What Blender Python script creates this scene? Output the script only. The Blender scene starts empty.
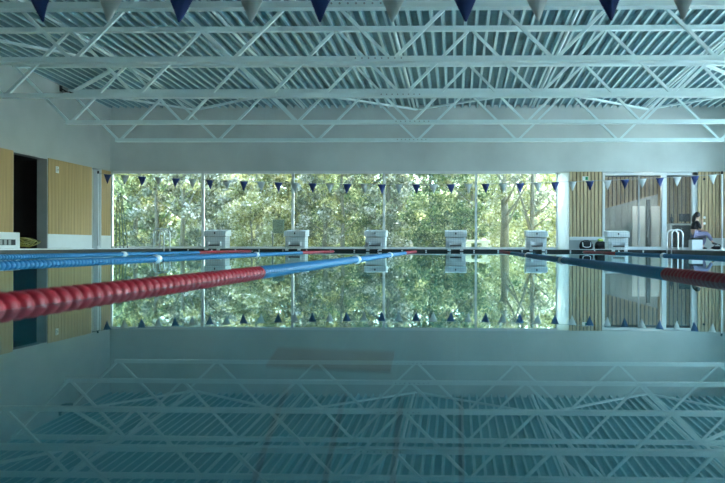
import bpy, math, random
import numpy as np
from mathutils import Vector, Matrix, Euler

random.seed(7)
rng = np.random.default_rng(11)
PI = math.pi
C = bpy.context.scene.collection

# ------------------------------------------------------------------ materials
def new_mat(name):
    m = bpy.data.materials.new(name); m.use_nodes = True
    nt = m.node_tree
    return m, nt, nt.nodes['Principled BSDF'], nt.nodes['Material Output']

def mat(name, col, rough=0.5, metal=0.0, var=0.08, scale=3.0, bump=0.0, spec=0.5, stretch=None):
    m, nt, b, out = new_mat(name)
    b.inputs['Roughness'].default_value = rough
    b.inputs['Metallic'].default_value = metal
    b.inputs['Specular IOR Level'].default_value = spec
    tc = nt.nodes.new('ShaderNodeTexCoord'); nz = nt.nodes.new('ShaderNodeTexNoise')
    nz.inputs['Scale'].default_value = scale; nz.inputs['Detail'].default_value = 5
    src = tc.outputs['Object']
    if stretch:
        mp = nt.nodes.new('ShaderNodeMapping'); mp.inputs['Scale'].default_value = stretch
        nt.links.new(src, mp.inputs['Vector']); src = mp.outputs['Vector']
    nt.links.new(src, nz.inputs['Vector'])
    cr = nt.nodes.new('ShaderNodeValToRGB')
    lo = [max(0, c*(1-var)) for c in col]; hi = [min(1, c*(1+var)) for c in col]
    cr.color_ramp.elements[0].color = (*lo, 1); cr.color_ramp.elements[1].color = (*hi, 1)
    cr.color_ramp.elements[0].position = 0.3; cr.color_ramp.elements[1].position = 0.7
    nt.links.new(nz.outputs['Fac'], cr.inputs['Fac'])
    nt.links.new(cr.outputs['Color'], b.inputs['Base Color'])
    if bump:
        bp = nt.nodes.new('ShaderNodeBump'); bp.inputs['Strength'].default_value = bump
        nt.links.new(nz.outputs['Fac'], bp.inputs['Height']); nt.links.new(bp.outputs['Normal'], b.inputs['Normal'])
    return m

M = {}
M['concrete'] = mat('concrete', (.46, .49, .47), .85, var=.07, scale=.9, spec=.2)
M['concrete_dark'] = mat('weathered concrete', (.62, .65, .63), .85, var=.10, scale=.7, spec=.2)
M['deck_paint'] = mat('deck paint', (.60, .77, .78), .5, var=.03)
M['deck_trough'] = mat('shade-toned deck trough', (.26, .41, .45), .7, var=.08, scale=8)  # darker than the rib paint: shade of the recesses put into the colour
M['steel_white'] = mat('white painted steel', (.78, .90, .90), .4, var=.03)
M['tile'] = mat('deck tile', (.62, .62, .60), .45, var=.06, scale=6)
M['gutter'] = mat('black overflow grating', (.03, .035, .033), .6, var=.25, scale=30)
M['wood'] = mat('pale slatted wood', (.60, .45, .265), .5, var=.22, scale=4, stretch=(6, 6, .35))
M['wood_back'] = mat('dark gap behind the slats', (.18, .13, .08), .8)
M['plank'] = mat('oak veneer planks', (.50, .33, .145), .5, var=.14, scale=3, stretch=(5, 5, .2))
M['white'] = mat('white paint', (.82, .83, .82), .45, var=.02)
M['plaster'] = mat('white plaster', (.86, .87, .86), .8, var=.02)
M['alu'] = mat('pale aluminium', (.78, .80, .80), .35, var=.03)
M['steel'] = mat('stainless steel', (.88, .89, .89), .35, metal=.3, var=.03)
M['grey_jamb'] = mat('grey jamb panel', (.42, .43, .42), .6)
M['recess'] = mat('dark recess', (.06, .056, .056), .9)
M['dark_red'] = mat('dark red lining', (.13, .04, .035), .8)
M['black'] = mat('black cloth', (.015, .016, .018), .8, var=.3, scale=20)
M['blackpl'] = mat('black plastic', (.02, .022, .024), .35)
M['hose'] = mat('yellow hose', (.26, .23, .04), .45)
M['lime'] = mat('lime cloth', (.55, .65, .12), .7)
M['red'] = mat('red plastic float', (.38, .013, .028), .5, var=.06)
M['blue'] = mat('blue plastic float', (.018, .16, .34), .5, var=.06)
M['whitepl'] = mat('white plastic', (.85, .86, .86), .35, var=.02)
M['navy'] = mat('navy nylon', (.032, .06, .22), .7, var=.08)
M['whitefl'] = mat('white nylon', (.74, .75, .73), .7, var=.04)
M['cord'] = mat('grey cord', (.45, .47, .46), .7)
M['green_pole'] = mat('dark green pole', (.10, .14, .12), .45)
M['green_sign'] = mat('dark green board', (.025, .05, .028), .6)
M['sign_green'] = mat('sign green', (.03, .35, .14), .5)
M['skin'] = mat('skin', (.62, .38, .28), .6)
M['hair'] = mat('dark hair', (.025, .018, .016), .5)
M['top'] = mat('black knit', (.02, .02, .024), .85)
M['lilac'] = mat('lilac trousers', (.22, .20, .30), .85)
M['bark'] = mat('bark', (.16, .14, .09), .9, var=.35, scale=5, stretch=(3, 3, .5), bump=.3)
M['bark_pale'] = mat('pale bark', (.30, .30, .20), .9, var=.3, scale=5, stretch=(3, 3, .5), bump=.3)
M['ground'] = mat('park ground', (.30, .31, .18), .95, var=.45, scale=1.2)
M['terrace'] = mat('pale bounce paving', (.72, .72, .68), .8, var=.05)
M['lobby_dark'] = mat('lobby ceiling board', (.07, .075, .08), .8)
M['mark'] = mat('dark floor joint', (.05, .13, .15), .4)
M['brownmark'] = mat('brown floor tile', (.05, .065, .06), .4)
def opal_mat():
    m, nt, b, out = new_mat('opal panel'); nt.nodes.remove(b)
    d = nt.nodes.new('ShaderNodeBsdfDiffuse'); t = nt.nodes.new('ShaderNodeBsdfTranslucent'); mx = nt.nodes.new('ShaderNodeMixShader')
    for n_ in (d, t): n_.inputs['Color'].default_value = (.92, .94, .90, 1)
    mx.inputs[0].default_value = .6
    nt.links.new(d.outputs[0], mx.inputs[1]); nt.links.new(t.outputs[0], mx.inputs[2]); nt.links.new(mx.outputs[0], out.inputs['Surface'])
    return m
M['opal'] = opal_mat()
M['parapet'] = mat('grey parapet panel', (.42, .45, .43), .7)
M['pale_stone'] = mat('pale stone', (.66, .68, .62), .8)

def pool_tile_mat():
    m, nt, b, out = new_mat('pool tile')
    tc = nt.nodes.new('ShaderNodeTexCoord'); br = nt.nodes.new('ShaderNodeTexBrick')
    br.offset = 0
    br.inputs['Color1'].default_value = (.05, .22, .26, 1); br.inputs['Color2'].default_value = (.054, .23, .27, 1)
    br.inputs['Mortar'].default_value = (.07, .25, .285, 1)
    br.inputs['Scale'].default_value = 1; br.inputs['Mortar Size'].default_value = .006
    br.inputs['Brick Width'].default_value = .25; br.inputs['Row Height'].default_value = .25
    nt.links.new(tc.outputs['Object'], br.inputs['Vector']); nt.links.new(br.outputs['Color'], b.inputs['Base Color'])
    b.inputs['Roughness'].default_value = .4
    return m
M['pool_tile'] = pool_tile_mat()

def block_mat():
    m, nt, b, out = new_mat('white tiled block')
    tc = nt.nodes.new('ShaderNodeTexCoord'); br = nt.nodes.new('ShaderNodeTexBrick')
    mp = nt.nodes.new('ShaderNodeMapping'); mp.inputs['Rotation'].default_value = (PI/2, 0, 0)
    br.offset = 0
    br.inputs['Color1'].default_value = (.80, .82, .81, 1); br.inputs['Color2'].default_value = (.84, .86, .85, 1)
    br.inputs['Mortar'].default_value = (.62, .65, .65, 1)
    br.inputs['Scale'].default_value = 1; br.inputs['Mortar Size'].default_value = .006
    br.inputs['Brick Width'].default_value = .075; br.inputs['Row Height'].default_value = .075
    nt.links.new(tc.outputs['Object'], mp.inputs['Vector']); nt.links.new(mp.outputs['Vector'], br.inputs['Vector'])
    nt.links.new(br.outputs['Color'], b.inputs['Base Color']); b.inputs['Roughness'].default_value = .4
    return m
M['block'] = block_mat()

def water_mat():
    m, nt, b, out = new_mat('pool water')
    nt.nodes.remove(b)
    g = nt.nodes.new('ShaderNodeBsdfGlass'); g.inputs['Color'].default_value = (.80, .95, .96, 1)
    g.inputs['Roughness'].default_value = 0.0; g.inputs['IOR'].default_value = 1.333
    tc = nt.nodes.new('ShaderNodeTexCoord'); mp = nt.nodes.new('ShaderNodeMapping'); mp.inputs['Scale'].default_value = (.5, .35, 1)
    nz = nt.nodes.new('ShaderNodeTexNoise'); nz.inputs['Scale'].default_value = 1.0; nz.inputs['Detail'].default_value = 1
    bp = nt.nodes.new('ShaderNodeBump'); bp.inputs['Strength'].default_value = .02; bp.inputs['Distance'].default_value = .05
    nt.links.new(tc.outputs['Object'], mp.inputs['Vector']); nt.links.new(mp.outputs['Vector'], nz.inputs['Vector'])
    nt.links.new(nz.outputs['Fac'], bp.inputs['Height']); nt.links.new(bp.outputs['Normal'], g.inputs['Normal'])
    nt.links.new(g.outputs[0], out.inputs['Surface'])
    return m
M['water'] = water_mat()

def glass_mat(name='window glass', haze=.09):
    m, nt, b, out = new_mat(name)
    nt.nodes.remove(b)
    tr = nt.nodes.new('ShaderNodeBsdfTransparent'); tr.inputs['Color'].default_value = (.93, .96, .94, 1)
    gl = nt.nodes.new('ShaderNodeBsdfGlossy'); gl.inputs['Roughness'].default_value = .02
    df = nt.nodes.new('ShaderNodeBsdfDiffuse'); df.inputs['Color'].default_value = (.8, .85, .82, 1)
    fr = nt.nodes.new('ShaderNodeFresnel'); fr.inputs['IOR'].default_value = 1.35
    a = nt.nodes.new('ShaderNodeMixShader'); c = nt.nodes.new('ShaderNodeMixShader'); c.inputs[0].default_value = haze
    nt.links.new(fr.outputs[0], a.inputs[0]); nt.links.new(tr.outputs[0], a.inputs[1]); nt.links.new(gl.outputs[0], a.inputs[2])
    nt.links.new(a.outputs[0], c.inputs[1]); nt.links.new(df.outputs[0], c.inputs[2])
    nt.links.new(c.outputs[0], out.inputs['Surface'])
    return m
M['glass'] = glass_mat()
M['glass_clear'] = glass_mat('clear glass', .0)

def leaf_mat(name, cols):
    m, nt, b, out = new_mat(name)
    nt.nodes.remove(b)
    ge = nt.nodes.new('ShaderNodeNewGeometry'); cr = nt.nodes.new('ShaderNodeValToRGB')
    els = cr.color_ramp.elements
    els[0].color = (*cols[0], 1); els[1].color = (*cols[-1], 1)  # last stop near white: sunlit glints painted into the leaf colour
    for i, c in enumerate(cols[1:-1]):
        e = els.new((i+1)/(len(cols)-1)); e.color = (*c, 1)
    tc = nt.nodes.new('ShaderNodeTexCoord'); nz = nt.nodes.new('ShaderNodeTexNoise'); nz.inputs['Scale'].default_value = 1.1; nz.inputs['Detail'].default_value = 3
    nt.links.new(tc.outputs['Object'], nz.inputs['Vector'])
    mr = nt.nodes.new('ShaderNodeMapRange'); mr.inputs['From Min'].default_value = .36; mr.inputs['From Max'].default_value = .66
    mr.inputs['To Min'].default_value = -.32; mr.inputs['To Max'].default_value = .30
    ad = nt.nodes.new('ShaderNodeMath'); ad.operation = 'ADD'; ad.use_clamp = True
    nt.links.new(nz.outputs['Fac'], mr.inputs['Value']); nt.links.new(mr.outputs['Result'], ad.inputs[0])
    nt.links.new(ge.outputs['Random Per Island'], ad.inputs[1]); nt.links.new(ad.outputs[0], cr.inputs['Fac'])
    d = nt.nodes.new('ShaderNodeBsdfDiffuse'); t = nt.nodes.new('ShaderNodeBsdfTranslucent'); mx = nt.nodes.new('ShaderNodeMixShader')
    mx.inputs[0].default_value = .45
    nt.links.new(cr.outputs['Color'], d.inputs['Color']); nt.links.new(cr.outputs['Color'], t.inputs['Color'])
    nt.links.new(d.outputs[0], mx.inputs[1]); nt.links.new(t.outputs[0], mx.inputs[2]); nt.links.new(mx.outputs[0], out.inputs['Surface'])
    return m
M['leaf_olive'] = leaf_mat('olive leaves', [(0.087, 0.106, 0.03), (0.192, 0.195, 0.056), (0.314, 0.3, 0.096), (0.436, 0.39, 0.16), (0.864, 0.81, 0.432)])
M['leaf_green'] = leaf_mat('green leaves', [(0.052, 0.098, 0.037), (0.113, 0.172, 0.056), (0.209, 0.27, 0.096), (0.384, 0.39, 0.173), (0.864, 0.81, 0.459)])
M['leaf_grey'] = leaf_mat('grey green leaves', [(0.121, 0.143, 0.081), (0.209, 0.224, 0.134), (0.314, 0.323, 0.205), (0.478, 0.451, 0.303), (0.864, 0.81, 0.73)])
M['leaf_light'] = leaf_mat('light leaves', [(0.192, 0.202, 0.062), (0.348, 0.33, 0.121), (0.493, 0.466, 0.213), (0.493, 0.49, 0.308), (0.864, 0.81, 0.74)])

# ------------------------------------------------------------------ mesh builder
class MB:
    def __init__(s): s.v = []; s.f = []; s.mi = []; s.sm = []
    def add(s, vs, fs, mi=0, smooth=False):
        o = len(s.v); s.v += [tuple(v) for v in vs]
        s.f += [tuple(i+o for i in f) for f in fs]; s.mi += [mi]*len(fs); s.sm += [smooth]*len(fs)
        return s
    def box(s, x0, x1, y0, y1, z0, z1, mi=0):
        vs = [(x, y, z) for z in (z0, z1) for y in (y0, y1) for x in (x0, x1)]
        return s.add(vs, [(0,2,3,1),(4,5,7,6),(0,1,5,4),(2,6,7,3),(0,4,6,2),(1,3,7,5)], mi)
    def bar(s, p, q, w, h, up=(0,0,1), mi=0):
        p = Vector(p); q = Vector(q); d = (q-p).normalized(); u = Vector(up)
        a = d.cross(u)
        if a.length < 1e-4: a = d.cross(Vector((0,1,0)))
        a.normalize(); b = a.cross(d).normalized(); a *= w/2; b *= h/2
        vs = [p-a-b, p+a-b, p+a+b, p-a+b, q-a-b, q+a-b, q+a+b, q-a+b]
        return s.add(vs, [(3,2,1,0),(4,5,6,7),(0,1,5,4),(1,2,6,5),(2,3,7,6),(3,0,4,7)], mi)
    def tube(s, pts, r, n=8, mi=0, cap=True):
        pts = [Vector(p) for p in pts]; rs = r if isinstance(r, (list, tuple)) else [r]*len(pts)
        vs = []; fs = []; ref = None
        for i, p in enumerate(pts):
            d = (pts[min(i+1, len(pts)-1)]-pts[max(i-1, 0)]).normalized()
            if ref is None:
                ref = d.cross(Vector((0,0,1)))
                if ref.length < .05: ref = d.cross(Vector((0,1,0)))
            a = (ref-d*ref.dot(d)).normalized(); ref = a; b = d.cross(a)
            for k in range(n):
                t = 2*PI*k/n; vs.append(p+(a*math.cos(t)+b*math.sin(t))*rs[i])
        for i in range(len(pts)-1):
            for k in range(n):
                j = (k+1) % n; fs.append((i*n+k, i*n+j, (i+1)*n+j, (i+1)*n+k))
        s.add(vs, fs, mi, True)
        if cap:
            o = len(s.v)-len(vs)
            s.f += [tuple(o+k for k in range(n))[::-1], tuple(o+(len(pts)-1)*n+k for k in range(n))]; s.mi += [mi]*2; s.sm += [False]*2
        return s
    def lathe(s, prof, n=16, axis='z', at=(0,0,0), mi=0):
        vs = []; fs = []
        for (r, h) in prof:
            for k in range(n):
                t = 2*PI*k/n; c, q = r*math.cos(t), r*math.sin(t)
                v = (c, q, h) if axis == 'z' else ((c, h, q) if axis == 'y' else (h, c, q))
                vs.append((v[0]+at[0], v[1]+at[1], v[2]+at[2]))
        for i in range(len(prof)-1):
            for k in range(n):
                j = (k+1) % n; fs.append((i*n+k, i*n+j, (i+1)*n+j, (i+1)*n+k))
        s.add(vs, fs, mi, True)
        o = len(s.v)-len(vs)
        s.f += [tuple(o+k for k in range(n))[::-1], tuple(o+(len(prof)-1)*n+k for k in range(n))]; s.mi += [mi]*2; s.sm += [False]*2
        return s
    def sphere(s, c, r, n=10, m=6, mi=0):
        rx, ry, rz = r if isinstance(r, (tuple, list)) else (r, r, r)
        vs = [(c[0], c[1], c[2]-rz)]; fs = []
        for i in range(1, m):
            t = PI*i/m
            for k in range(n):
                p = 2*PI*k/n; vs.append((c[0]+rx*math.sin(t)*math.cos(p), c[1]+ry*math.sin(t)*math.sin(p), c[2]-rz*math.cos(t)))
        vs.append((c[0], c[1], c[2]+rz)); L = len(vs)-1
        for k in range(n):
            j = (k+1) % n; fs.append((0, 1+j, 1+k)); fs.append((L, L-n+k, L-n+j))
            for i in range(m-2): fs.append((1+i*n+k, 1+i*n+j, 1+(i+1)*n+j, 1+(i+1)*n+k))
        return s.add(vs, fs, mi, True)
    def mesh(s, name, mats):
        me = bpy.data.meshes.new(name); me.from_pydata(s.v, [], s.f)
        for m in (mats if isinstance(mats, (list, tuple)) else [mats]): me.materials.append(m)
        me.polygons.foreach_set('material_index', s.mi); me.polygons.foreach_set('use_smooth', s.sm)
        me.update(); return me
    def build(s, name, mats, parent=None, loc=(0,0,0), rot=None, bevel=0):
        o = bpy.data.objects.new(name, s.mesh(name, mats)); C.objects.link(o); o.location = loc
        if rot: o.rotation_euler = rot
        if parent: o.parent = parent
        if bevel:
            b = o.modifiers.new('bevel', 'BEVEL'); b.width = bevel; b.segments = 2; b.limit_method = 'ANGLE'
        return o

def tag(o, label=None, cat=None, group=None, kind=None):
    if label: o['label'] = label
    if cat: o['category'] = cat
    if group: o['group'] = group
    if kind: o['kind'] = kind
    return o
def empty(name, loc=(0,0,0), rz=0):
    o = bpy.data.objects.new(name, None); C.objects.link(o); o.location = loc; o.rotation_euler = (0, 0, rz); o.empty_display_size = .1
    return o
def struct(name, mb, m, label, cat, parent=None, **k):
    o = mb.build(name, m, parent, **k); return tag(o, label, cat, kind='structure')
def copy_tree(o, parent=None):
    c = o.copy(); C.objects.link(c)
    if parent: c.parent = parent
    for ch in list(o.children): copy_tree(ch, c)
    return c

# ------------------------------------------------------------------ hall dimensions (metres, water level z = 0, camera looks along +Y)
XL, XR, YB, YF = -12.10, 9.46, 27.9, -2.2
PL, PR, PF, PN = -8.79, 6.21, 24.75, -0.12        # pool edges: left, right, far, near
DK = 0.075                                         # deck above the water
HD = 2.735                                          # window head
LANE0 = -0.04
def soffit(y): return 4.94 + .031*(YB-y)          # underside of the metal deck

# ---- ground, floor, pool
struct('ground', MB().box(-60, 70, YB+.1, 95, -.3, -.02), M['ground'], 'park ground under the trees outside', 'ground')
struct('terrace', MB().box(XR+.3, 45, -30, YB+.1, -.3, -.03), M['terrace'], 'pale paved terrace added unseen to bounce sunlight through the side glazing', 'terrace')  # unseen pale paving, added to reflect sun up to the ceiling
fl = MB()
fl.box(XL, PL-.25, YF, YB, -.3, DK); fl.box(PR+.25, XR, YF, YB, -.3, DK)
fl.box(PL-.25, PR+.25, PF+.25, YB, -.3, DK); fl.box(PL-.25, PR+.25, YF, PN-.25, -.3, DK)
struct('floor', fl, M['tile'], 'pale tiled deck around the pool', 'floor')
gt = MB()
gt.box(PL-.25, PL, PN, PF, -.05, DK-.006); gt.box(PR, PR+.25, PN, PF, -.05, DK-.006)
gt.box(PL-.25, PR+.25, PF, PF+.25, -.05, DK-.006); gt.box(PL-.25, PR+.25, PN-.25, PN, -.05, DK-.006)
struct('trim_1', gt, M['gutter'], 'black overflow grating along the pool edge', 'gutter')
ed = MB()
ed.box(PL-.29, PR+.29, PF+.25, PF+.32, DK, DK+.012); ed.box(PL-.32, PL-.25, PN, PF+.25, DK, DK+.012); ed.box(PR+.25, PR+.32, PN, PF+.25, DK, DK+.012)
struct('trim_2', ed, M['white'], 'thin white edge strip beside the overflow grating', 'edge strip')
D = 2.0
pb = MB()
pb.box(PL-.2, PR+.2, PN-.2, PF+.2, -D-.2, -D)
pb.box(PL-.2, PL, PN-.2, PF+.2, -D, -.05); pb.box(PR, PR+.2, PN-.2, PF+.2, -D, -.05)
pb.box(PL, PR, PF, PF+.2, -D, -.05); pb.box(PL, PR, PN-.2, PN, -D, -.05)
struct('pool_basin_floor', pb, M['pool_tile'], 'blue green tiled pool basin under the water', 'pool')
struct('trim_3', MB().box(-.785, -.27, 3.3, 3.53, -D, -D+.008), M['brownmark'], 'dark bar across the lane on the pool floor', 'floor mark')
ln = MB()
for x in (-.655, -.43, -.21, .017): ln.box(x-.010, x+.010, 1.9, 3.1, -D, -D+.006)
struct('trim_4', ln, M['mark'], 'thin dark lines on the near pool floor', 'floor mark')
wv = MB().add([(PL, PN, 0), (PR, PN, 0), (PR, PF, 0), (PL, PF, 0)], [(0, 1, 2, 3)])
struct('water', wv, M['water'], 'still pool water mirroring the hall', 'water')

# ---- ceiling deck: trapezoid ribs along Y, following the slope
cm = MB(); P_ = .255; n = int(math.ceil((XR-XL)/P_))
y0, y1 = YF, YB+1.5
prof = []
for i in range(n):
    x = XL+i*P_
    prof += [(x, 0), (x+.058, 0), (x+.085, .105), (x+.228, .105)]
prof.append((XL+n*P_, 0))
vs = []
for (x, h) in prof: vs += [(x, y0, soffit(y0)+h), (x, y1, soffit(y1)+h)]
for i in range(len(prof)-1):
    flat = prof[i][1] == 0 and prof[i+1][1] == 0
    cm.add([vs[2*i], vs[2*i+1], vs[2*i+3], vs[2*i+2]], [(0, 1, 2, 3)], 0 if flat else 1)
ya, yb_ = y0, y1
cm.add([(XL-.3, ya, soffit(ya)+.14), (XR+3.3, ya, soffit(ya)+.14), (XR+3.3, yb_, soffit(yb_)+.14), (XL-.3, yb_, soffit(yb_)+.14),
        (XL-.3, ya, soffit(ya)+.4), (XR+3.3, ya, soffit(ya)+.4), (XR+3.3, yb_, soffit(yb_)+.4), (XL-.3, yb_, soffit(yb_)+.4)],
       [(0,3,2,1),(4,5,6,7),(0,1,5,4),(1,2,6,5),(2,3,7,6),(3,0,4,7)], 1)  # roof slab; unseen eaves past the walls added to keep sun off the glazing
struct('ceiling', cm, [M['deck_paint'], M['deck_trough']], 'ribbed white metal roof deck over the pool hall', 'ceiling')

# ---- walls
T = .27
wl = MB()
def slopewall(mb, x0, x1, y0, y1, z0):
    mb.add([(x0,y0,z0),(x1,y0,z0),(x1,y1,z0),(x0,y1,z0),(x0,y0,soffit(y0)+.13),(x1,y0,soffit(y0)+.13),(x1,y1,soffit(y1)+.13),(x0,y1,soffit(y1)+.13)],
           [(0,3,2,1),(4,5,6,7),(0,1,5,4),(1,2,6,5),(2,3,7,6),(3,0,4,7)])
slopewall(wl, XL-T, XL, YF, YB+T, HD)
wl.box(XL-T, XL, YF, 21.66, -.3, HD); wl.box(XL-T, XL, 23.54, 26.38, -.3, HD); wl.box(XL-T, XL, 27.12, YB+T, -.3, HD)
struct('wall_left', wl, M['concrete'], 'grey concrete wall on the left side of the hall', 'wall')
wb = MB()
zt = soffit(YB)+.12
wb.box(XL, XR, YB, YB+T, HD, zt)
wb.box(3.86, 5.0, YB+.02, YB+T, -.3, HD); wb.box(8.22, XR, YB+.02, YB+T, -.3, HD)
struct('wall_back', wb, M['concrete_dark'], 'grey concrete band above the window wall', 'wall')
wr = MB()
slopewall(wr, XR, XR+T, YF, YB+T, 4.45)
wr.box(XR, XR+T, 27.2, YB+T, -.3, 4.45); wr.box(XR, XR+T, YF, 3.2, -.3, 4.45); wr.box(XR, XR+T, 3.2, 27.2, -.3, .3)
struct('wall_right', wr, M['concrete'], 'concrete frame of the glazed right side wall', 'wall')
wf = MB(); wf.box(XL-T, XR+T, YF-T, YF, -.3, soffit(YF)+.4)
struct('wall_front', wf, M['concrete'], 'concrete wall behind the camera', 'wall')
struct('trim_5', MB().box(-12.0, 3.44, YB-.03, YB+.01, HD-.03, HD+.02), M['alu'], 'pale head rail above the park windows', 'trim')

# ---- park windows
mx = [-12.1, -8.87, -5.72, -2.54, .65, 3.46]
for i in range(5):
    w = tag(empty('window_%d' % (i+1), ((mx[i]+mx[i+1])/2, YB+.12, DK)), ['leftmost', 'second', 'middle', 'fourth', 'rightmost'][i] + ' tall pane of the park window wall', 'window', kind='structure')
    hw = (mx[i+1]-mx[i])/2
    fr = MB(); a = .038
    fr.box(-hw, -hw+a, -.06, .06, 0, HD-DK); fr.box(hw-a, hw, -.06, .06, 0, HD-DK)
    fr.box(-hw, hw, -.06, .06, 0, .06); fr.box(-hw, hw, -.06, .06, HD-DK-.06, HD-DK)
    fr.build('window_frame', M['alu'], w)
    MB().box(-hw+a, hw-a, -.012, .012, .06, HD-DK-.06).build('window_pane', M['glass'], w)
# right side glazing
k = 0
ys = np.linspace(3.2, 27.2, 9)
for i in range(8):
    yc = (ys[i]+ys[i+1])/2; hw = (ys[i+1]-ys[i])/2
    w = tag(empty('window_%d' % (i+7), (XR+.15, yc, .3)), 'side window number %d counted from the camera end' % (i+1), 'window', kind='structure')
    fr = MB(); a = .05
    for s in (-1, 1): fr.box(-.06, .06, min(s*hw, s*(hw-a)), max(s*hw, s*(hw-a)), 0, 4.15)
    fr.box(-.06, .06, -hw, hw, 0, .06); fr.box(-.06, .06, -hw, hw, 4.09, 4.15)
    fr.build('window_frame', M['alu'], w)
    MB().box(-.012, .012, -hw+a, hw-a, .06, 4.09).build('window_pane', M['glass_clear'], w)

# white pier beside the windows
struct('wall_pier_back', MB().box(3.46, 3.86, YB+.05, YB+.08, DK, HD), M['opal'], 'bright white opal panel between park windows and wood slats', 'pier')

def slats(name, x0, x1, z0, z1, label, parent=None):
    mb = MB(); mb.box(x0, x1, YB-.03, YB+.02, z0, z1, 1)
    p = .118; nn = int((x1-x0)/p); p = (x1-x0)/nn
    for i in range(nn): mb.box(x0+i*p, x0+i*p+p*.73, YB-.075, YB-.03, z0, z1, 0)
    return struct(name, mb, [M['wood'], M['wood_back']], label, 'cladding')
slats('wall_cladding_back', 3.86, 4.98, .5, HD, 'vertical wood slats between white pier and glass doors')
slats('wall_cladding_right', 8.24, XR, .47, HD, 'vertical wood slats behind the seated person')
struct('trim_6', MB().box(3.86, 4.98, YB-.12, YB+.02, .38, .5).box(3.86, 4.98, YB-.03, YB+.02, DK, .38, 1), [M['white'], M['concrete']], 'white ledge and low grey plinth under the wood slats', 'ledge')
struct('trim_7', MB().box(8.24, XR, YB-.04, YB+.02, DK, .47), M['white'], 'white skirting panel behind the seated person', 'skirting')

# ---- glass doors to the lobby
w = tag(empty('window_6', (6.08, YB+.1, DK)), 'wide glass panel between wood slats and the lobby door', 'window', kind='structure')
H = HD-DK-.02
fr = MB(); fr.box(-1.08, -1.0, -.1, .1, 0, H); fr.box(.95, 1.1, -.12, .12, 0, H); fr.box(-1.0, .95, -.1, .1, H-.09, H); fr.box(-1.0, .95, -.1, .1, 0, .09)
fr.build('window_frame', M['white'], w); MB().box(.15, .2, -.03, .03, .09, H-.09).build('window_mullion', M['grey_jamb'], w)
MB().box(-1.0, .15, -.012, .012, .09, H-.09).box(.2, .95, -.012, .012, .09, H-.09).build('window_pane', M['glass'], w)
d = tag(empty('door_1', (7.7, YB+.1, DK)), 'glass lobby door with white frame beside the seated person', 'door', kind='structure')
fr = MB(); fr.box(-.52, .52, -.1, .1, H-.09, H); fr.box(.36, .54, -.1, .1, 0, H); fr.box(-.52, .36, -.1, .1, 0, .07)
fr.build('door_frame', M['alu'], d)
MB().box(-.5, .36, -.012, .012, .07, H-.09).build('door_pane', M['glass'], d)
# lobby behind the glass
LB = YB+3.4
lb = MB(); lb.box(4.6, 9.3, LB, LB+.1, -.02, 3.0, 1)
for i in range(30): lb.box(4.6+i*.156, 4.6+i*.156+.1, LB-.05, LB, DK, 3.0, 0)
struct('wall_lobby_back', lb, [M['wood'], M['wood_back']], 'dim slatted wood wall deep inside the lobby', 'wall')
struct('wall_lobby_right', MB().box(9.3, 9.4, YB+T, LB+.1, -.02, 3.0).box(4.5, 4.6, YB+T, LB+.1, -.02, 3.0), M['concrete'], 'plain side walls of the lobby', 'wall')
struct('floor_lobby', MB().box(4.5, 9.4, YB-.001, LB, -.02, DK), M['tile'], 'tiled lobby floor behind the glass', 'floor')
struct('ceiling_lobby', MB().box(4.5, 9.4, YB+T, LB+.1, 2.85, 2.95), M['lobby_dark'], 'dark lobby ceiling behind the glass', 'ceiling')
sp = MB()
xs = [5.1+i*.11 for i in range(20)]
def stz(x): return 1.45+(x-5.1)*.275
for x in xs: sp.add([(x,29.6,DK),(x+.11,29.6,DK),(x+.11,29.72,DK),(x,29.72,DK),(x,29.6,stz(x)),(x+.11,29.6,stz(x+.11)),(x+.11,29.72,stz(x+.11)),(x,29.72,stz(x))],
                    [(0,3,2,1),(4,5,6,7),(0,1,5,4),(1,2,6,5),(2,3,7,6),(3,0,4,7)])
sp.bar((5.1, 29.58, stz(5.1)), (7.3, 29.58, stz(7.3)), .06, .05, mi=1)
for x in xs[::2]: sp.box(x+.02, x+.05, 29.57, 29.6, DK, stz(x)-.03, 1)
tag(sp.build('stair_parapet', [M['parapet'], M['grey_jamb']]), 'pale panelled stair side with sloping top behind the glass', 'stair')
for i, (x0, x1, lab) in enumerate([(6.28, 6.72, 'tall white panel in the lobby left of the dark post'), (6.95, 7.25, 'narrow white panel in the lobby right of the dark post')]):
    t = MB().box(x0, x1, 29.1, 29.16, DK, 1.62).build('lobby_screen', M['plaster']); tag(t, lab, 'screen')
t = MB().box(6.78, 6.9, 29.05, 29.15, DK, 1.85).build('lobby_post', M['lobby_dark']); tag(t, 'dark post between two white panels in the lobby', 'post')
dk_ = tag(empty('reception_desk', (7.95, 29.3, DK)), 'dark lobby desk with a pale top edge behind the glass door', 'desk')
MB().box(-.3, .45, -.3, .3, .02, .86).build('body', M['blackpl'], dk_, bevel=.01); MB().box(-.36, .5, -.34, .34, .86, .92).build('desk_top', M['alu'], dk_, bevel=.008)
MB().box(-.36, -.3, -.34, .3, 0, .86).build('side_panel', M['alu'], dk_)
mo = tag(empty('computer_monitor', (8.2, 29.3, DK+.92)), 'dark computer monitor on the lobby desk', 'monitor')
MB().box(-.09, .09, -.07, .07, 0, .015).build('base', M['blackpl'], mo); MB().box(-.02, .02, -.02, .02, .015, .12).build('stem', M['blackpl'], mo); MB().box(-.22, .22, -.03, .0, .08, .36).build('screen', M['blackpl'], mo, bevel=.008)
bt = MB().lathe([(.05, 0), (.05, .2), (.02, .27), (.02, .36)], 10, 'z', (7.72, 29.3, DK+.92)).build('bottle', M['blackpl']); tag(bt, 'dark bottle at the left end of the lobby desk', 'bottle')

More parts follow.
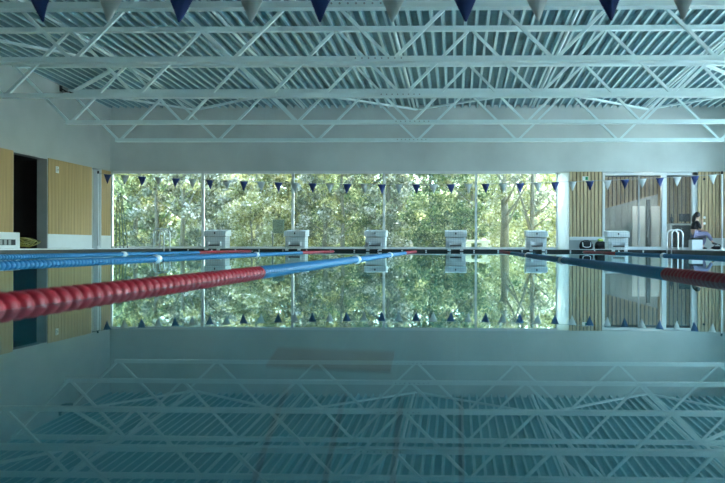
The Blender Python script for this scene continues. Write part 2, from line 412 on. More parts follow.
# ---- left wall: cladding, doorways, vent box
def lcl(name, y0, y1, z0, label):
    mb = MB(); p = .2; nn = max(1, int(round((y1-y0)/p))); p = (y1-y0)/nn
    for i in range(nn): mb.box(XL, XL+.05, y0+i*p+.004, y0+(i+1)*p-.004, z0, HD, 0)
    mb.box(XL-.01, XL+.035, y0, y1, z0, HD, 1)
    return struct(name, mb, [M['plank'], M['wood_back']], label, 'cladding')
lcl('wall_cladding_left', 15.0, 21.66, .5, 'oak plank cladding above the vent box, left of the dark doorway')
lcl('wall_cladding_left.001', 23.54, 26.38, .5, 'oak plank cladding between the two left doorways, with a small sign')
lcl('wall_cladding_left.002', 27.12, 27.84, .5, 'narrow oak strip in the corner beside the park window')
for i, (a, b, lab) in enumerate([(23.54, 26.38, 'white low panel under the middle oak cladding'), (27.12, 27.86, 'white low panel under the narrow corner oak strip')]):
    struct('baseboard_left.%03d' % i if i else 'baseboard_left', MB().box(XL-.01, XL+.045, a, b, DK, .5), M['white'], lab, 'baseboard')
vb = tag(empty('vent_box', (XL+.18, 18.5, DK)), 'white ventilation box with dark grille low on the left wall', 'vent box')
b = MB(); b.box(-.18, .18, -3.4, 2.93, 0, .43); b.build('body', M['white'], vb, bevel=.01)
g = MB(); g.box(.181, .186, -3.0, 2.7, .09, .24, 0)
for i in range(27): g.box(.186, .196, -2.98+i*.205, -2.86+i*.205, .1, .23, 1)
g.build('grille', [M['blackpl'], M['grey_jamb']], vb)
rc = MB()
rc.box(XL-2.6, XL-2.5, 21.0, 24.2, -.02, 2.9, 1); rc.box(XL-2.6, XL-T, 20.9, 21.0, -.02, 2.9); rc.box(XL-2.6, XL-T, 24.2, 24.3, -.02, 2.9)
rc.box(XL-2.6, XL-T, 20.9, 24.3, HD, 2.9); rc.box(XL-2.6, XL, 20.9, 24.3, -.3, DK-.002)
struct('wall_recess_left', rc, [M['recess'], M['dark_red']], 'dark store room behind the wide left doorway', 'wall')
struct('door_2', MB().box(XL-T, XL+.03, 23.5, 23.54, DK, HD).box(XL-T, XL+.03, 21.66, 21.7, DK, HD).box(XL-T, XL+.03, 21.7, 23.5, HD-.04, HD), M['grey_jamb'], 'grey jambs of the wide dark doorway on the left wall', 'doorway')
dc = tag(empty('door_3', (XL-.2, 26.75, DK)), 'narrow grey door in the left wall near the corner', 'door', kind='structure')
MB().box(-.06, 0, -.37, .37, 0, HD-DK).build('door_panel', M['grey_jamb'], dc)
MB().box(.0, .24, .31, .37, 0, HD-DK).box(.0, .24, -.37, -.33, 0, HD-DK).build('door_frame', M['alu'], dc)
MB().tube([(.0, -.25, 1.0), (.06, -.25, 1.0), (.06, -.13, 1.0)], .012).build('door_handle', M['steel'], dc)
sg = tag(empty('wall_sign', (XL+.052, 24.05, 2.47)), 'small white pictogram sign on the oak cladding of the left wall', 'sign')
MB().box(0, .012, -.09, .09, -.13, .07).build('plate', M['white'], sg)
q = MB(); q.lathe([(.022, 0), (.022, .004)], 10, 'x', (.012, -.03, .03)); q.box(.012, .016, -.05, -.01, -.09, .0); q.box(.012, .016, .02, .07, -.04, -.015); q.box(.012, .016, .035, .055, -.06, .005)
q.build('pictogram', M['grey_jamb'], sg)
es = tag(empty('exit_sign', (4.39, YB-.078, 2.5)), 'small green and white pictogram sign high on the wood slats', 'sign')
MB().box(-.1, .1, -.03, 0, -.07, .07).build('plate', M['whitepl'], es); MB().box(.0, .085, -.034, -.03, -.055, .055).build('pictogram', M['sign_green'], es)
# hose heap in the doorway
hp = []
for i in range(230):
    t = i*.31; r = .22+.16*math.sin(i*.137)
    hp.append((-12.2+.75*r*math.cos(t)+.06*math.sin(i*.09), 22.42+1.75*r*math.sin(t)+.12*math.sin(i*.07), DK+.03+.26*abs(math.sin(i*.19))*(.35+.65*abs(math.cos(i*.05)))+.03*abs(math.sin(i*.53))))
hs = MB().tube(hp, .015, 6).build('hose', M['hose']); tag(hs, 'tangled yellow hose heaped on the floor of the dark doorway', 'hose')

# leaning poles at the corner
for i, (xb, xt, zt_) in enumerate([(-11.70, -11.80, 2.0), (-11.56, -11.745, 1.95), (-11.43, -11.69, 2.0), (-11.30, -11.635, 1.9)]):
    p = tag(empty('cleaning_pole', (xb, 27.45, DK)), ['leftmost', 'second from the left', 'third from the left', 'rightmost'][i]+' of the dark green poles leaning in the window corner', 'pole', 'poles leaning in the window corner')
    MB().tube([(0, 0, 0.01), (xt-xb, .32, zt_-DK)], .017, 8).build('shaft', M['green_pole'], p); MB().sphere((0, 0, .02), .022).build('rubber_foot', M['blackpl'], p)

# ------------------------------------------------------------------ roof trusses
NB = [-10.50+3.085*k for k in range(7)]
TY = [24.85, 21.68, 18.5, 15.4, 12.3]
ZB = [3.438, 3.507, 3.632, 3.738, 3.848]
def make_truss(y, label, splice):
    zt_ = soffit(y)-.087; zb = ZB[TY.index(y)]
    t = tag(empty('roof_truss', (0, y, zb)), label, 'truss', 'white roof trusses across the pool hall')
    h = zt_-zb
    MB().box(XL+.02, XR-.02, -.07, .07, h-.055, h+.055).build('top_chord', M['steel_white'], t)
    MB().box(NB[0]-.1, NB[-1]+.1, -.075, .075, -.048, .045).box(NB[0]-.1, NB[-1]+.1, -.1, .1, -.06, -.048).build('bottom_chord', M['steel_white'], t)
    tops = [XL+.05]+[(NB[i]+NB[i+1])/2 for i in range(6)]+[XR-.05]
    for i, xb in enumerate(NB):
        for xt in (tops[i], tops[i+1]):
            s = .06 if xt > xb else -.06
            MB().bar((xb+s, 0, .03), (xt-s, 0, h-.06), .062, .07, up=(0, 1, 0)).build('diagonal', M['steel_white'], t)
    x0 = splice
    sp = MB(); sp.box(x0-.5, x0+.5, -.083, -.075, -.045, .042)
    for i in range(8): sp.lathe([(.016, -.094), (.016, -.083)], 8, 'y', (x0-.44+i*.125, 0, 0), 1)
    sp.build('splice_plate', [M['steel_white'], M['grey_jamb']], t)
    return t
tl = ['white roof truss nearest the window wall', 'second white roof truss from the window wall', 'middle roof truss, third from the window wall',
      'fourth white roof truss from the window wall', 'nearest white roof truss, its bottom chord along the top of the photo']
for y, l, s in zip(TY, tl, [-1.4, -1.2, -1.3, -1.5, -1.6]): make_truss(y, l, s)
# purlin tubes under the deck
pn = ['leftmost', 'second from the left', 'middle', 'fourth from the left', 'rightmost']
PX = [XL+.255*i+.156 for i in (11, 26, 41, 57, 72)]
for x, l in zip(PX, pn):
    mb = MB(); mb.tube([(x, 11.5, soffit(11.5)+.018), (x, YB-.02, soffit(YB)+.018)], .045, 10)
    o = mb.build('roof_purlin', M['steel_white']); tag(o, l+' pale tube running lengthwise just under the ribbed roof deck', 'purlin', 'lengthwise roof tubes')
# wind braces
def brace(p, q, label):
    P0 = Vector((p[0], p[1], soffit(p[1])-.068)); Q0 = Vector((q[0], q[1], soffit(q[1])-.068)); dd = (Q0-P0).normalized(); dd *= .07/abs(dd.y)
    o = MB().bar(P0+dd, Q0-(dd if q[1] < YB-.1 else dd*0), .13, .05).build('wind_brace', M['steel_white']); tag(o, label, 'brace', 'flat wind braces under the roof')
ya, yw = TY[0], YB-.065
zz = [(-11.9, ya), (-9.1, yw), (-5.2, ya), (-1.4, yw), (2.6, ya), (6.5, yw), (9.35, ya)]
nm = ['first', 'second', 'third', 'fourth', 'fifth', 'sixth']
for i in range(6): brace(zz[i], zz[i+1], nm[i]+' from the left of the zigzag braces along the window wall')
for sx, xo, xi, side in ((1, -11.9, -9.1, 'left'), (-1, 9.35, 6.5, 'right')):
    pts = [(xo, TY[0]), (xi, TY[1]), (xo, TY[2]), (xi, TY[3])]
    for i in range(3):
        a, b = Vector(pts[i]), Vector(pts[i+1]); brace(a, b, ['first', 'second', 'third'][i]+' slanting brace from the window wall along the '+side+' side of the roof')
# floodlight at the left wall
fd = tag(empty('floodlight', (XL, 24.35, 4.83)), 'small black floodlight on the left wall under the roof', 'floodlight')
MB().bar((0, 0, .12), (.22, 0, .0), .04, .04).box(0, .03, -.06, .06, .02, .2).build('bracket', M['blackpl'], fd)
MB().box(.12, .36, -.12, .12, -.16, -.0).build('housing', M['blackpl'], fd, bevel=.01); MB().box(.14, .34, -.128, -.12, -.13, -.03).build('lens', M['whitepl'], fd)

# ------------------------------------------------------------------ starting blocks
def make_block():
    r = empty('starting_block', (0, 25.05, DK))
    b = MB(); b.add([(-.31,-.02,0),(.31,-.02,0),(.31,.5,0),(-.31,.5,0),(-.31,-.02,.36),(.31,-.02,.36),(.31,.5,.40),(-.31,.5,.40)],
                    [(0,3,2,1),(4,5,6,7),(0,1,5,4),(1,2,6,5),(2,3,7,6),(3,0,4,7)])
    b.build('body', M['block'], r, bevel=.008)
    p = MB(); p.add([(-.34,-.1,.38),(.34,-.1,.38),(.34,.56,.40),(-.34,.56,.40),(-.34,-.06,.55),(.34,-.06,.55),(.34,.56,.60),(-.34,.56,.60)],
                    [(0,3,2,1),(4,5,6,7),(0,1,5,4),(1,2,6,5),(2,3,7,6),(3,0,4,7)])
    pl = p.build('platform', M['block'], r, bevel=.012)
    MB().box(-.02, .02, -.098, -.085, .455, .51).build('number_mark', M['blackpl'], pl)
    MB().box(-.2, -.175, -.16, -.02, .09, .21).build('handle_bracket', M['whitepl'], r); MB().box(.175, .2, -.16, -.02, .09, .21).build('handle_bracket', M['whitepl'], r)
    MB().tube([(-.175, -.14, .105), (.175, -.14, .105)], .017, 8).build('handle_bar', M['blackpl'], r)
    MB().box(-.25, -.15, -.325, -.2, -.055, .012).build('gutter_pad', M['whitepl'], r); MB().box(.13, .23, -.325, -.2, -.055, .012).build('gutter_pad', M['whitepl'], r)
    return r
bl = make_block()
bn = ['leftmost starting block, between the ladder and the sign outside', 'second starting block from the left', 'third starting block from the left, left of the camera lane',
      'starting block at the end of the camera lane, fourth from the left', 'starting block before the right end of the park window', 'rightmost starting block, in front of the lobby glass']
for i in range(6):
    o = bl if i == 0 else copy_tree(bl)
    o.location = (LANE0-7.5+2.5*i, 25.05, DK); tag(o, 'white tiled '+bn[i], 'starting block', 'starting blocks at the far pool end')
# caps on the gutter
for i in range(20):
    x = -8.3+i*.735
    o = MB().lathe([(.026, -.015), (.026, .0), (.016, .01)], 10, 'y', (0, 0, 0)).build('gutter_cap', M['whitepl'], loc=(x, PF-.005, .028), rot=(PI, 0, 0))
    tag(o, 'small white round cap on the dark far pool edge', 'cap', 'white caps along the far gutter')

# ------------------------------------------------------------------ lane ropes
def floats(y0, y1, r=.05, p=.074):
    mb = MB(); n = int((y1-y0)/p); p = (y1-y0)/n; prof = []
    for i in range(n):
        y = y0+i*p
        prof += [(r*.42, y), (r*.86, y+p*.10), (r, y+p*.28), (r, y+p*.62), (r*.86, y+p*.82), (r*.42, y+p*.94)]
    return mb.lathe(prof, 14, 'y')
def make_rope():
    r = empty('lane_rope', (0, 0, -.008))
    floats(.5, 5.08).build('red_float_section', M['red'], r); floats(5.08, 9.93).build('blue_float_section', M['blue'], r)
    floats(10.07, 14.93).build('blue_float_section', M['blue'], r); floats(15.07, 19.4).build('blue_float_section', M['blue'], r); floats(19.4, 24.3).build('red_float_section', M['red'], r)
    for y in (10, 15): MB().lathe([(.02, y-.06), (.062, y-.045), (.066, y), (.062, y+.045), (.02, y+.06)], 16, 'y').build('marker_float', M['whitepl'], r)
    MB().tube([(0, PN+.005, .0), (0, PF-.005, .0)], .008, 6).build('cable', M['steel'], r)
    MB().tube([(0, 24.3, 0), (0, 24.6, .0)], .016, 8).build('tensioner', M['steel'], r)
    return r
rp = make_rope()
rn = ['leftmost blue and red lane rope, beside the left pool edge', 'blue lane rope second from the left edge', 'red and blue lane rope close to the camera on the left',
      'blue and red lane rope close to the camera on the right', 'rightmost blue lane rope, towards the right ladder']
for i in range(5):
    o = rp if i == 0 else copy_tree(rp)
    o.location = ((-6.25, -3.75, -1.25, 1.31, 3.81)[i], 0, -.008); tag(o, rn[i], 'lane rope', 'lane ropes across the pool')

# ------------------------------------------------------------------ pool ladders
def make_ladder(side):
    r = empty('pool_ladder')
    for y in (-.25, .25):
        pts = [(-.16, y, 0), (-.16, y, .44)]+[(-.16*math.cos(t), y, .44+.15*math.sin(t)) for t in np.linspace(.2, PI-.2, 9)]+[(.16, y, .44), (.16, y, -.9)]
        MB().tube([(p[0]*side, p[1], p[2]) for p in pts], .021, 10).build('handrail', M['steel'], r)
    for z in (-.25, -.5, -.75): MB().box(min(.13*side, .2*side), max(.13*side, .2*side), -.25, .25, z-.02, z+.01).build('step', M['steel'], r)
    return r
l1 = make_ladder(1); l1.location = (PL-.13, 24.2, DK); tag(l1, 'steel pool ladder at the far left pool corner, in front of the park window', 'ladder', 'pool ladders')
l2 = make_ladder(-1); l2.location = (PR+.13, 23.7, DK); tag(l2, 'steel pool ladder at the far right pool corner, in front of the lobby', 'ladder', 'pool ladders')

# ------------------------------------------------------------------ bunting
def bunting(y, x0, x1, z0, cx, a, first, step, navy0, size, label):
    r = tag(empty('bunting', (0, y, 0)), label, 'bunting', 'pennant lines over the pool')
    f = lambda x: z0+a*(x-cx)**2
    MB().tube([(x, 0, f(x)) for x in np.linspace(x0, x1, 60)], .006, 6).build('line', M['cord'], r)
    x = first; i = 0
    rr = random.Random(int(y*10))
    while x < x1-.1:
        if x > x0+.1:
            w, h = size; tw = rr.uniform(-.5, .5); sw = rr.uniform(-.02, .02); z = f(x)
            nrow = 5; vs = []; fs = []
            for j in range(nrow+1):
                u = j/nrow; ww = w/2*(1-u)+.006; th = tw*u; bow = .02*math.sin(u*PI)*(1 if tw > 0 else -1)
                for s in (-1, 0, 1): vs.append((sw*u+s*ww*math.cos(th), s*ww*math.sin(th)+bow+(.015 if s == 0 else 0)*(1-u), -u*h))
            for j in range(nrow):
                for k_ in range(2): fs.append((j*3+k_, j*3+k_+1, j*3+k_+4, j*3+k_+3))
            mb = MB(); mb.add(vs, fs, 0, True)
            navy = (i+navy0) % 2 == 0
            o = mb.build('pennant', M['navy'] if navy else M['whitefl'], r, loc=(x, 0, z)); o['label'] = 'navy triangular pennant' if navy else 'white triangular pennant'
            s = o.modifiers.new('cloth thickness', 'SOLIDIFY'); s.thickness = .003
        x += step; i += 1
    return f
f1 = bunting(20.0, -8.98, 6.5, 1.70, -1.2, .0043, -8.73, .4285, 0, (.195, .235), 'far line of navy and white pennants in front of the windows')
f2 = bunting(5.0, -8.98, 6.5, 1.80, -.3, .0020, .042-.4425*20, .4425, 0, (.21, .24), 'near line of navy and white pennants along the top of the photo')
for x, y, f, lab in [(-8.98, 20, f1, 'slim pole holding the far pennant line at the left pool edge'), (6.5, 20, f1, 'slim pole holding the far pennant line at the right pool edge'),
                     (-8.98, 5, f2, 'slim pole holding the near pennant line on the left deck'), (6.5, 5, f2, 'slim pole holding the near pennant line on the right deck')]:
    p = tag(empty('flag_pole', (x, y, DK)), lab, 'pole', 'pennant poles')
    MB().tube([(0, 0, .0), (0, 0, f(x)+.05-DK)], .02, 10).build('shaft', M['whitepl'], p); MB().lathe([(.08, 0), (.08, .015), (.03, .03), (.03, .08)], 14).build('base', M['steel'], p)
    MB().lathe([(.024, f(x)-DK+.0), (.024, f(x)-DK+.06), (.012, f(x)-DK+.075)], 10).build('cap', M['blackpl'], p)

# ------------------------------------------------------------------ bags, bench, person
def bag(loc, w, h, label, trim):
    r = tag(empty('sports_bag', loc), label, 'bag', 'black bags on the deck')
    mb = MB(); rows = [(0, .9), (.08, 1.0), (h*.6, .96), (h*.9, .82), (h, .6)]
    vs = []; n_ = 16
    for z, s in rows:
        for k_ in range(n_):
            t = 2*PI*k_/n_; cx_, sx_ = math.cos(t), math.sin(t)
            vs.append((w/2*s*math.copysign(abs(cx_)**.5, cx_), .14*s*math.copysign(abs(sx_)**.5, sx_), z+.008*math.sin(5*t+z*9)+.008))
    fs = []
    for i in range(len(rows)-1):
        for k_ in range(n_): fs.append((i*n_+k_, i*n_+(k_+1) % n_, (i+1)*n_+(k_+1) % n_, (i+1)*n_+k_))
    fs += [tuple(range(n_))[::-1], tuple((len(rows)-1)*n_+k_ for k_ in range(n_))]
    mb.add(vs, fs, 0, True); mb.build('body', M['black'], r)
    MB().tube([(-w*.3, -.14, h*.85), (-w*.27, -.165, h*.35), (-w*.1, -.17, h*.25), (w*.12, -.17, h*.25), (w*.27, -.165, h*.35), (w*.3, -.14, h*.85)], .013, 6).build('strap', M[trim], r)
    MB().tube([(-w*.25, 0, h*.97), (-w*.15, 0, h*1.12), (w*.15, 0, h*1.12), (w*.25, 0, h*.97)], .013, 6).build('handle', M['black'], r)
    return r
bag((4.38, 27.55, DK), .46, .27, 'black bag with pale straps under the wood slats', 'alu')
bag((4.86, 27.5, DK), .40, .25, 'black bag with a lime bundle on top, beside the lobby glass', 'black')
lt = MB().sphere((0, 0, .05), (.09, .06, .05), 12, 6).sphere((.07, .02, .045), (.05, .05, .04)).build('towel', M['lime'], loc=(4.83, 27.44, DK+.265)); tag(lt, 'small lime cloth lying on the black bag', 'towel')

bx = tag(empty('bench', (8.02, 27.45, DK)), 'white block bench under the seated person', 'bench')
MB().box(-.16, .2, -.2, .2, 0, .33).build('body', M['white'], bx, bevel=.01); MB().box(-.17, .22, -.21, .21, .33, .40).build('cushion', M['blackpl'], bx, bevel=.02)

def skin_obj(name, verts, edges, radii, m, parent=None, root=0):
    me = bpy.data.meshes.new(name); me.from_pydata(verts, edges, []); me.materials.append(m)
    o = bpy.data.objects.new(name, me); C.objects.link(o)
    if parent: o.parent = parent
    s = o.modifiers.new('skin', 'SKIN'); s.use_smooth_shade = True
    for i, r in enumerate(radii):
        sv = me.skin_vertices[0].data[i]; sv.radius = r if isinstance(r, tuple) else (r, r); sv.use_root = (i == root)
    sd = o.modifiers.new('sub', 'SUBSURF'); sd.levels = 1; sd.render_levels = 2
    return o
# person sits facing +X (profile to the camera), chin on the hand, legs crossed; z from the deck
V = [(0,0,.50),(.0,0,.60),(.03,0,.75),(.06,0,.90),(.09,0,.97),(.115,0,1.03),(.14,0,1.11),(.135,0,1.17),      # 0-7 pelvis..head
     (.07,-.16,.89),(.20,-.17,.68),(.27,-.08,.86),(.24,-.03,.97),                                            # 8-11 near arm, hand at the chin
     (.07,.16,.89),(.16,.19,.66),(.36,.06,.62),(.42,.0,.61),                                                 # 12-15 far arm resting on the thigh
     (.06,-.09,.48),(.42,-.07,.53),(.60,-.03,.27),(.63,-.02,.22),(.73,-.02,.17),                             # 16-20 near leg crossed over
     (.06,.09,.46),(.40,.07,.43),(.32,.06,.12),(.31,.06,.05),(.42,.06,.03)]                                  # 21-25 far leg to the floor
E_ = [(0,1),(1,2),(2,3),(3,4),(4,5),(5,6),(6,7),(3,8),(8,9),(9,10),(10,11),(3,12),(12,13),(13,14),(14,15),(0,16),(16,17),(17,18),(18,19),(19,20),(0,21),(21,22),(22,23),(23,24),(24,25)]
R_ = [.13,.115,.12,.11,.055,.052,(.082,.09),(.075,.085),.052,.042,.032,.03,.052,.042,.032,.03,.085,.062,.042,.035,.025,.085,.06,.042,.036,.026]
PO = Vector((7.98, 27.45, DK+.02))
pe = skin_obj('person', V, E_, R_, M['skin']); pe.location = PO
tag(pe, 'seated person in black top and lilac trousers, legs crossed, hand at the chin', 'person')
ti = [1,2,3,4,8,9,12,13]; mp_ = {v: i for i, v in enumerate(ti)}
o = skin_obj('top', [V[i] for i in ti], [(mp_[a], mp_[b]) for a, b in E_ if a in mp_ and b in mp_], [R_[i]*1.12+.006 if not isinstance(R_[i], tuple) else R_[i] for i in ti], M['top'], pe)
ti = [0,16,17,18,21,22,23]; mp_ = {v: i for i, v in enumerate(ti)}
skin_obj('trousers', [V[i] for i in ti], [(mp_[a], mp_[b]) for a, b in E_ if a in mp_ and b in mp_], [R_[i]*1.1+.008 for i in ti], M['lilac'], pe)
hr = MB(); hr.sphere((.115, 0, 1.15), (.105, .1, .10), 14, 8); hr.tube([(.07, 0, 1.16), (.02, 0, 1.08), (.0, 0, .96), (.0, 0, .84)], [.07, .075, .07, .04], 10); hr.build('hair', M['hair'], pe)
fc = MB(); fc.sphere((.232, 0, 1.115), (.016, .012, .018), 8, 5); fc.build('nose', M['skin'], pe)
ey = MB(); ey.sphere((.212, -.035, 1.135), .009, 8, 5); ey.sphere((.212, .035, 1.135), .009, 8, 5); ey.build('eyes', M['hair'], pe)
MB().sphere((.214, 0, 1.075), (.01, .022, .006), 8, 5).build('mouth', M['dark_red'], pe)
for (hx, hy, hz, dx, dz) in ((.245, -.03, .985, .0, 1), (.43, .0, .605, 1, -.1)):
    hm = MB(); hm.sphere((hx, hy, hz), (.03, .032, .03), 10, 6)
    for i in range(4):
        yy = hy-.024+i*.016; L = [.05, .062, .058, .042][i]
        hm.tube([(hx, yy, hz), (hx+dx*L*.6+.01, yy, hz+dz*L*.5), (hx+dx*L+.0, yy, hz+dz*L*.8-.01*dx)], [.0095, .009, .007], 6)
    hm.tube([(hx, hy-.02, hz-.01), (hx+.02+dx*.02, hy-.045, hz+dz*.02), (hx+.03+dx*.03, hy-.045, hz+dz*.04)], [.011, .01, .008], 6)
    hm.build('hand', M['skin'], pe)
for pts in ([(.61,-.02,.225),(.67,-.02,.19),(.76,-.02,.155)], [(.29,.06,.03),(.37,.06,.03),(.46,.06,.02)]):
    MB().tube(pts, [.036, .038, .022], 10).build('shoe', M['blackpl'], pe)
# flip flops / folded bag on the floor beside the person
fb = tag(empty('floor_bag', (8.72, 27.3, DK)), 'flat dark bag with a loop handle lying on the deck by the person', 'bag')
MB().sphere((0, 0, .06), (.23, .12, .06), 14, 6).build('body', M['black'], fb); MB().tube([(-.12, 0, .1), (-.04, 0, .2), (.08, 0, .17), (.14, 0, .09)], .012, 6).build('handle', M['black'], fb)
for z, lab in ((1.17, 'upper of two round white switches on the slats beside the person'), (.97, 'lower of two round white switches on the slats beside the person')):
    s = MB().lathe([(.045, -.012), (.045, .0)], 16, 'y').build('wall_switch', M['whitepl'], loc=(8.45, YB-.076, z)); tag(s, lab, 'switch', 'round white switches')
s = MB().lathe([(.035, -.06), (.04, 0)], 12, 'y').build('wall_sensor', M['blackpl'], loc=(8.43, YB-.076, 2.48)); tag(s, 'small dark sensor high on the slats behind the person', 'sensor')

# ------------------------------------------------------------------ outside: trees
def quads_mesh(name, ctr, size, m):
    n_ = len(ctr)
    a = rng.normal(size=(n_, 3)); a /= np.linalg.norm(a, axis=1)[:, None]
    b = rng.normal(size=(n_, 3)); b -= (a*b).sum(1)[:, None]*a; b /= np.linalg.norm(b, axis=1)[:, None]
    s = (size*(.6+.8*rng.random(n_)))[:, None]
    a = a*s*.5; b = b*s*.32
    v = np.empty((n_, 4, 3)); v[:, 0] = ctr-a; v[:, 1] = ctr+b; v[:, 2] = ctr+a; v[:, 3] = ctr-b
    me = bpy.data.meshes.new(name); me.vertices.add(n_*4); me.vertices.foreach_set('co', v.ravel())
    me.loops.add(n_*4); me.loops.foreach_set('vertex_index', np.arange(n_*4)); me.polygons.add(n_)
    me.polygons.foreach_set('loop_start', np.arange(n_)*4); me.polygons.foreach_set('loop_total', np.full(n_, 4))
    me.materials.append(m); me.update(); me.validate()
    o = bpy.data.objects.new(name, me); C.objects.link(o); return o

def tree(loc, h, w, zlow, nclump, nleaf, size, leaf, label, group=None, trunk=.16, lean=0, bark='bark', nbr=5, name='tree', fork=None):
    r = tag(empty(name, loc), label, 'tree' if name == 'tree' else 'shrub', group)
    x1 = lean*h
    mb = MB()
    tp = [(0, 0, -.1), (x1*.15+.05, 0, h*.2), (x1*.45-.04, .05, h*.45), (x1*.75, .0, h*.7), (x1, 0, h*.92)]
    mb.tube(tp, [trunk*1.25, trunk, trunk*.8, trunk*.5, trunk*.15], 9)
    for i in range(nbr):
        t = .12+.5*i/max(1, nbr); a = random.uniform(0, 2*PI); L = w*random.uniform(.6, 1.0); z = h*t
        bx_ = x1*t*1.0
        mb.tube([(bx_, 0, z), (bx_+L*.45*math.cos(a), L*.45*math.sin(a), z+L*.35), (bx_+L*math.cos(a), L*math.sin(a), z+L*.9)], [trunk*.42, trunk*.28, trunk*.08], 6)
    if fork: mb.tube([(0, 0, fork[0]), (fork[1]*.4, 0, fork[0]+fork[2]*.45), (fork[1], 0, fork[0]+fork[2])], [trunk*.7, trunk*.55, trunk*.3], 8)
    mb.build('trunk', M[bark], r)
    u = (np.arange(nclump)+rng.random(nclump))/nclump; ang = rng.random(nclump)*2*PI; rad = np.sqrt(rng.random(nclump))*w*(.55+.45*np.sin(PI*np.clip(u*.8+.15, 0, 1)))
    c = np.stack([rad*np.cos(ang)+x1*u, rad*np.sin(ang)*.8, zlow+(h-zlow)*u], 1)
    cs = rng.uniform(.3, .75, nclump)*w*.33
    idx = rng.integers(0, nclump, nleaf)
    p = c[idx]+rng.normal(size=(nleaf, 3))*cs[idx][:, None]*np.array([.6, .6, .45]); p = p[p[:, 2] > .02]
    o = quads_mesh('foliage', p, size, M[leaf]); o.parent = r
    return r
G = 'trees in the park outside'
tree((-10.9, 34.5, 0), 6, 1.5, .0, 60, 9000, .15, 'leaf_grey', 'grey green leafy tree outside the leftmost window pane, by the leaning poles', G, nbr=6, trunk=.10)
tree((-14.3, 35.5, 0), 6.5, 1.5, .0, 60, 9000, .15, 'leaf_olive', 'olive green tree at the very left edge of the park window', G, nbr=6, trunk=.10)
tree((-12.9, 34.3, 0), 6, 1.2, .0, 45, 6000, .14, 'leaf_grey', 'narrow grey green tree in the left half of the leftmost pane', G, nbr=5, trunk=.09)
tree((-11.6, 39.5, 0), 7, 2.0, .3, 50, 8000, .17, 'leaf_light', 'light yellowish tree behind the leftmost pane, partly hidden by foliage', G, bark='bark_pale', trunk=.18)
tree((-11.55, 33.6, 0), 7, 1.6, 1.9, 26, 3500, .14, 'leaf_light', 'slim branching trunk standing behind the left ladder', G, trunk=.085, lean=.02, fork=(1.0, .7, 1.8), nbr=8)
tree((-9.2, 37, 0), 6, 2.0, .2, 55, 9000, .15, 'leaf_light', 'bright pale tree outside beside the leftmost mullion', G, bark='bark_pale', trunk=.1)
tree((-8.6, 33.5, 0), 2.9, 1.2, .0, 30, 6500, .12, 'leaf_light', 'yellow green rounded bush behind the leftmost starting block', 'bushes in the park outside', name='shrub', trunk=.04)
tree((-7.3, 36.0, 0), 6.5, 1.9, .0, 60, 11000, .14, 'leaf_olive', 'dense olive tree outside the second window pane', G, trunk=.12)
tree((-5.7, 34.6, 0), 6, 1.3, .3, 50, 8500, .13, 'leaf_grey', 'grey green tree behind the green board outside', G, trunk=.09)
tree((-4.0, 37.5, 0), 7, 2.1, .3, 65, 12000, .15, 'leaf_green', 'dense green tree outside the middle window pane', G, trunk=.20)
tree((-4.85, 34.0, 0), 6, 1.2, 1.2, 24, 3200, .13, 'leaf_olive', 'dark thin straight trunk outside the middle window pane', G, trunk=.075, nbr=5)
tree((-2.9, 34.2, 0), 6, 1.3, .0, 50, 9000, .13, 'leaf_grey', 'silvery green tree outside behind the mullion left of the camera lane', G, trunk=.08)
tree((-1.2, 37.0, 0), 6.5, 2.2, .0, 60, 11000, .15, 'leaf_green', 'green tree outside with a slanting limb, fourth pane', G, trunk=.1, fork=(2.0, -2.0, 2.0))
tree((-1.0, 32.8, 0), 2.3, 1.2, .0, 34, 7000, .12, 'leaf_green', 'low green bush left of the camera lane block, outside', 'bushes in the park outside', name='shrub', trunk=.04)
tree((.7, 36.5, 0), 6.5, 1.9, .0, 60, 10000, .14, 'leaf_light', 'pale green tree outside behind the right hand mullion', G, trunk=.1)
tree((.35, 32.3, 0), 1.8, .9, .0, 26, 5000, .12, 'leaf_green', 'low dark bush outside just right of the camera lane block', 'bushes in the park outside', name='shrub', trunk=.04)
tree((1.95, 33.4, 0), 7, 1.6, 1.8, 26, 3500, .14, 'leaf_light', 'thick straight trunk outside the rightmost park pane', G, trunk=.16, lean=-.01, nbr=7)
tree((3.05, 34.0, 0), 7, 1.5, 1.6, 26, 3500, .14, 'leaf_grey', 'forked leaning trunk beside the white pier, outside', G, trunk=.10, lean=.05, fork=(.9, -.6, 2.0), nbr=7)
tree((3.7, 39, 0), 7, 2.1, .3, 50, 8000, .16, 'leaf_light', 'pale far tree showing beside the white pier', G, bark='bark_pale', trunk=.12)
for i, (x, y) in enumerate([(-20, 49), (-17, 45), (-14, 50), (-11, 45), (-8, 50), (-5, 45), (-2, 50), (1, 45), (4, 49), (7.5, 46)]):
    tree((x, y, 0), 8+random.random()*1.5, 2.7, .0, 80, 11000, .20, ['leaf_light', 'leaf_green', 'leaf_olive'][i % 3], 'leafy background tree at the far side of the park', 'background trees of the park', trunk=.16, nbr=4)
hedge = np.stack([rng.uniform(-34, 16, 26000), 54+rng.normal(size=26000)*.8, rng.random(26000)**1.3*5.5], 1)
hedge[:, 2] *= .75+.25*np.sin(hedge[:, 0]*.9)*np.cos(hedge[:, 0]*.37)
o = quads_mesh('hedge', hedge, .38, M['leaf_light']); tag(o, 'tall pale hedge closing the park behind the trees', 'hedge', kind='stuff')
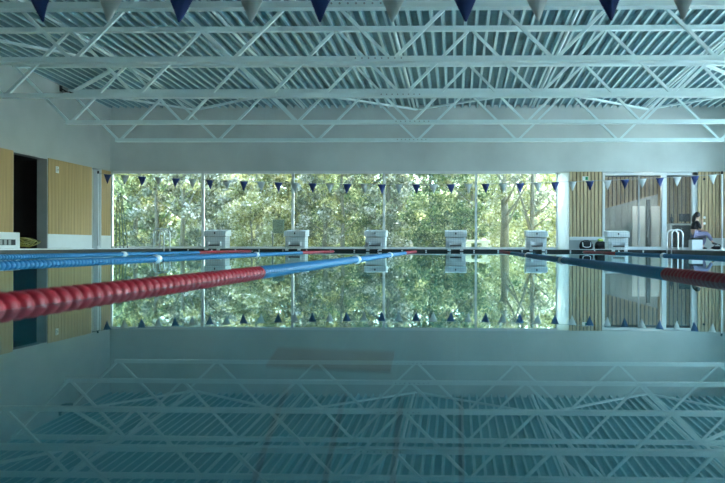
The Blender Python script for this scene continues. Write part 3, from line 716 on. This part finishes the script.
# board on a post, pale bench outside
bo = tag(empty('notice_board', (-6.9, 30.2, -.02)), 'dark green board on a slim post outside the window', 'board')
MB().tube([(-.02, 0, 0), (-.02, 0, .75)], .025, 8).build('post', M['blackpl'], bo); MB().box(-.02, .40, -.03, .03, .65, 1.17).build('panel', M['green_sign'], bo, bevel=.01)
cb = tag(empty('stone_bench', (.72, 29.6, -.02)), 'pale stone bench outside, right of the camera lane block', 'bench')
MB().box(-.48, .48, -.2, .2, .3, .42).build('seat', M['pale_stone'], cb, bevel=.015); MB().box(-.42, -.2, -.17, .17, 0, .3).build('support', M['pale_stone'], cb); MB().box(.2, .42, -.17, .17, 0, .3).build('support', M['pale_stone'], cb)

# ------------------------------------------------------------------ light
w = bpy.data.worlds.new('World'); bpy.context.scene.world = w; w.use_nodes = True
nt = w.node_tree; bg = nt.nodes['Background']
sky = nt.nodes.new('ShaderNodeTexSky'); sky.sky_type = 'NISHITA'; sky.sun_disc = False
sky.sun_elevation = math.radians(48); sky.sun_rotation = math.radians(55); sky.air_density = 1.0; sky.dust_density = 2.5
mxc = nt.nodes.new('ShaderNodeMix'); mxc.data_type = 'RGBA'; mxc.blend_type = 'MULTIPLY'; mxc.inputs[0].default_value = 1; mxc.inputs[7].default_value = (.76, 1, 1.10, 1)
nt.links.new(sky.outputs[0], mxc.inputs[6]); nt.links.new(mxc.outputs[2], bg.inputs['Color']); bg.inputs['Strength'].default_value = .66
su = bpy.data.lights.new('Sun', 'SUN'); su.energy = 3.2; su.angle = math.radians(.6); su.color = (1, 1, .9)
so = bpy.data.objects.new('sun', su); C.objects.link(so)
so.rotation_euler = Vector((.60, .45, .95)).to_track_quat('Z', 'Y').to_euler()

# lamp added out of view to brighten the lobby
la = tag(empty('added_lobby_lamp', (6.6, 28.36, 2.85)), 'unseen flat round lamp added to light the lobby', 'lamp')
MB().lathe([(.2, -.05), (.22, 0)], 20).build('shade', M['whitepl'], la)
ll = bpy.data.lights.new('added lobby light', 'POINT'); ll.energy = 14; ll.shadow_soft_size = .05; lo_ = bpy.data.objects.new('added_lobby_light', ll); C.objects.link(lo_); lo_.location = (6.6, 28.36, 2.74)

# ------------------------------------------------------------------ camera
cam = bpy.data.cameras.new('Camera'); co = bpy.data.objects.new('camera', cam); C.objects.link(co)
cam.sensor_width = 36; cam.lens = 808/725*36; cam.clip_start = .05; cam.clip_end = 300
cam.dof.use_dof = True; cam.dof.focus_distance = 25; cam.dof.aperture_fstop = 4.5
cam.shift_x = (362.5-437.3)/725; cam.shift_y = (246-241.5)/725
co.location = (0, 0, .172)
co.rotation_euler = (Matrix.Rotation(math.radians(1.4), 3, 'Z') @ Matrix.Rotation(math.radians(90), 3, 'X') @ Matrix.Rotation(math.radians(.15), 3, 'Z')).to_euler()
sc = bpy.context.scene; sc.camera = co
sc.view_settings.view_transform = 'Standard'; sc.view_settings.look = 'None'; sc.view_settings.gamma = 1; sc.view_settings.use_curve_mapping = False
sc.view_settings.exposure = 2.05
cy = sc.cycles
cy.max_bounces = 14; cy.diffuse_bounces = 6; cy.transparent_max_bounces = 16; cy.sample_clamp_indirect = 8
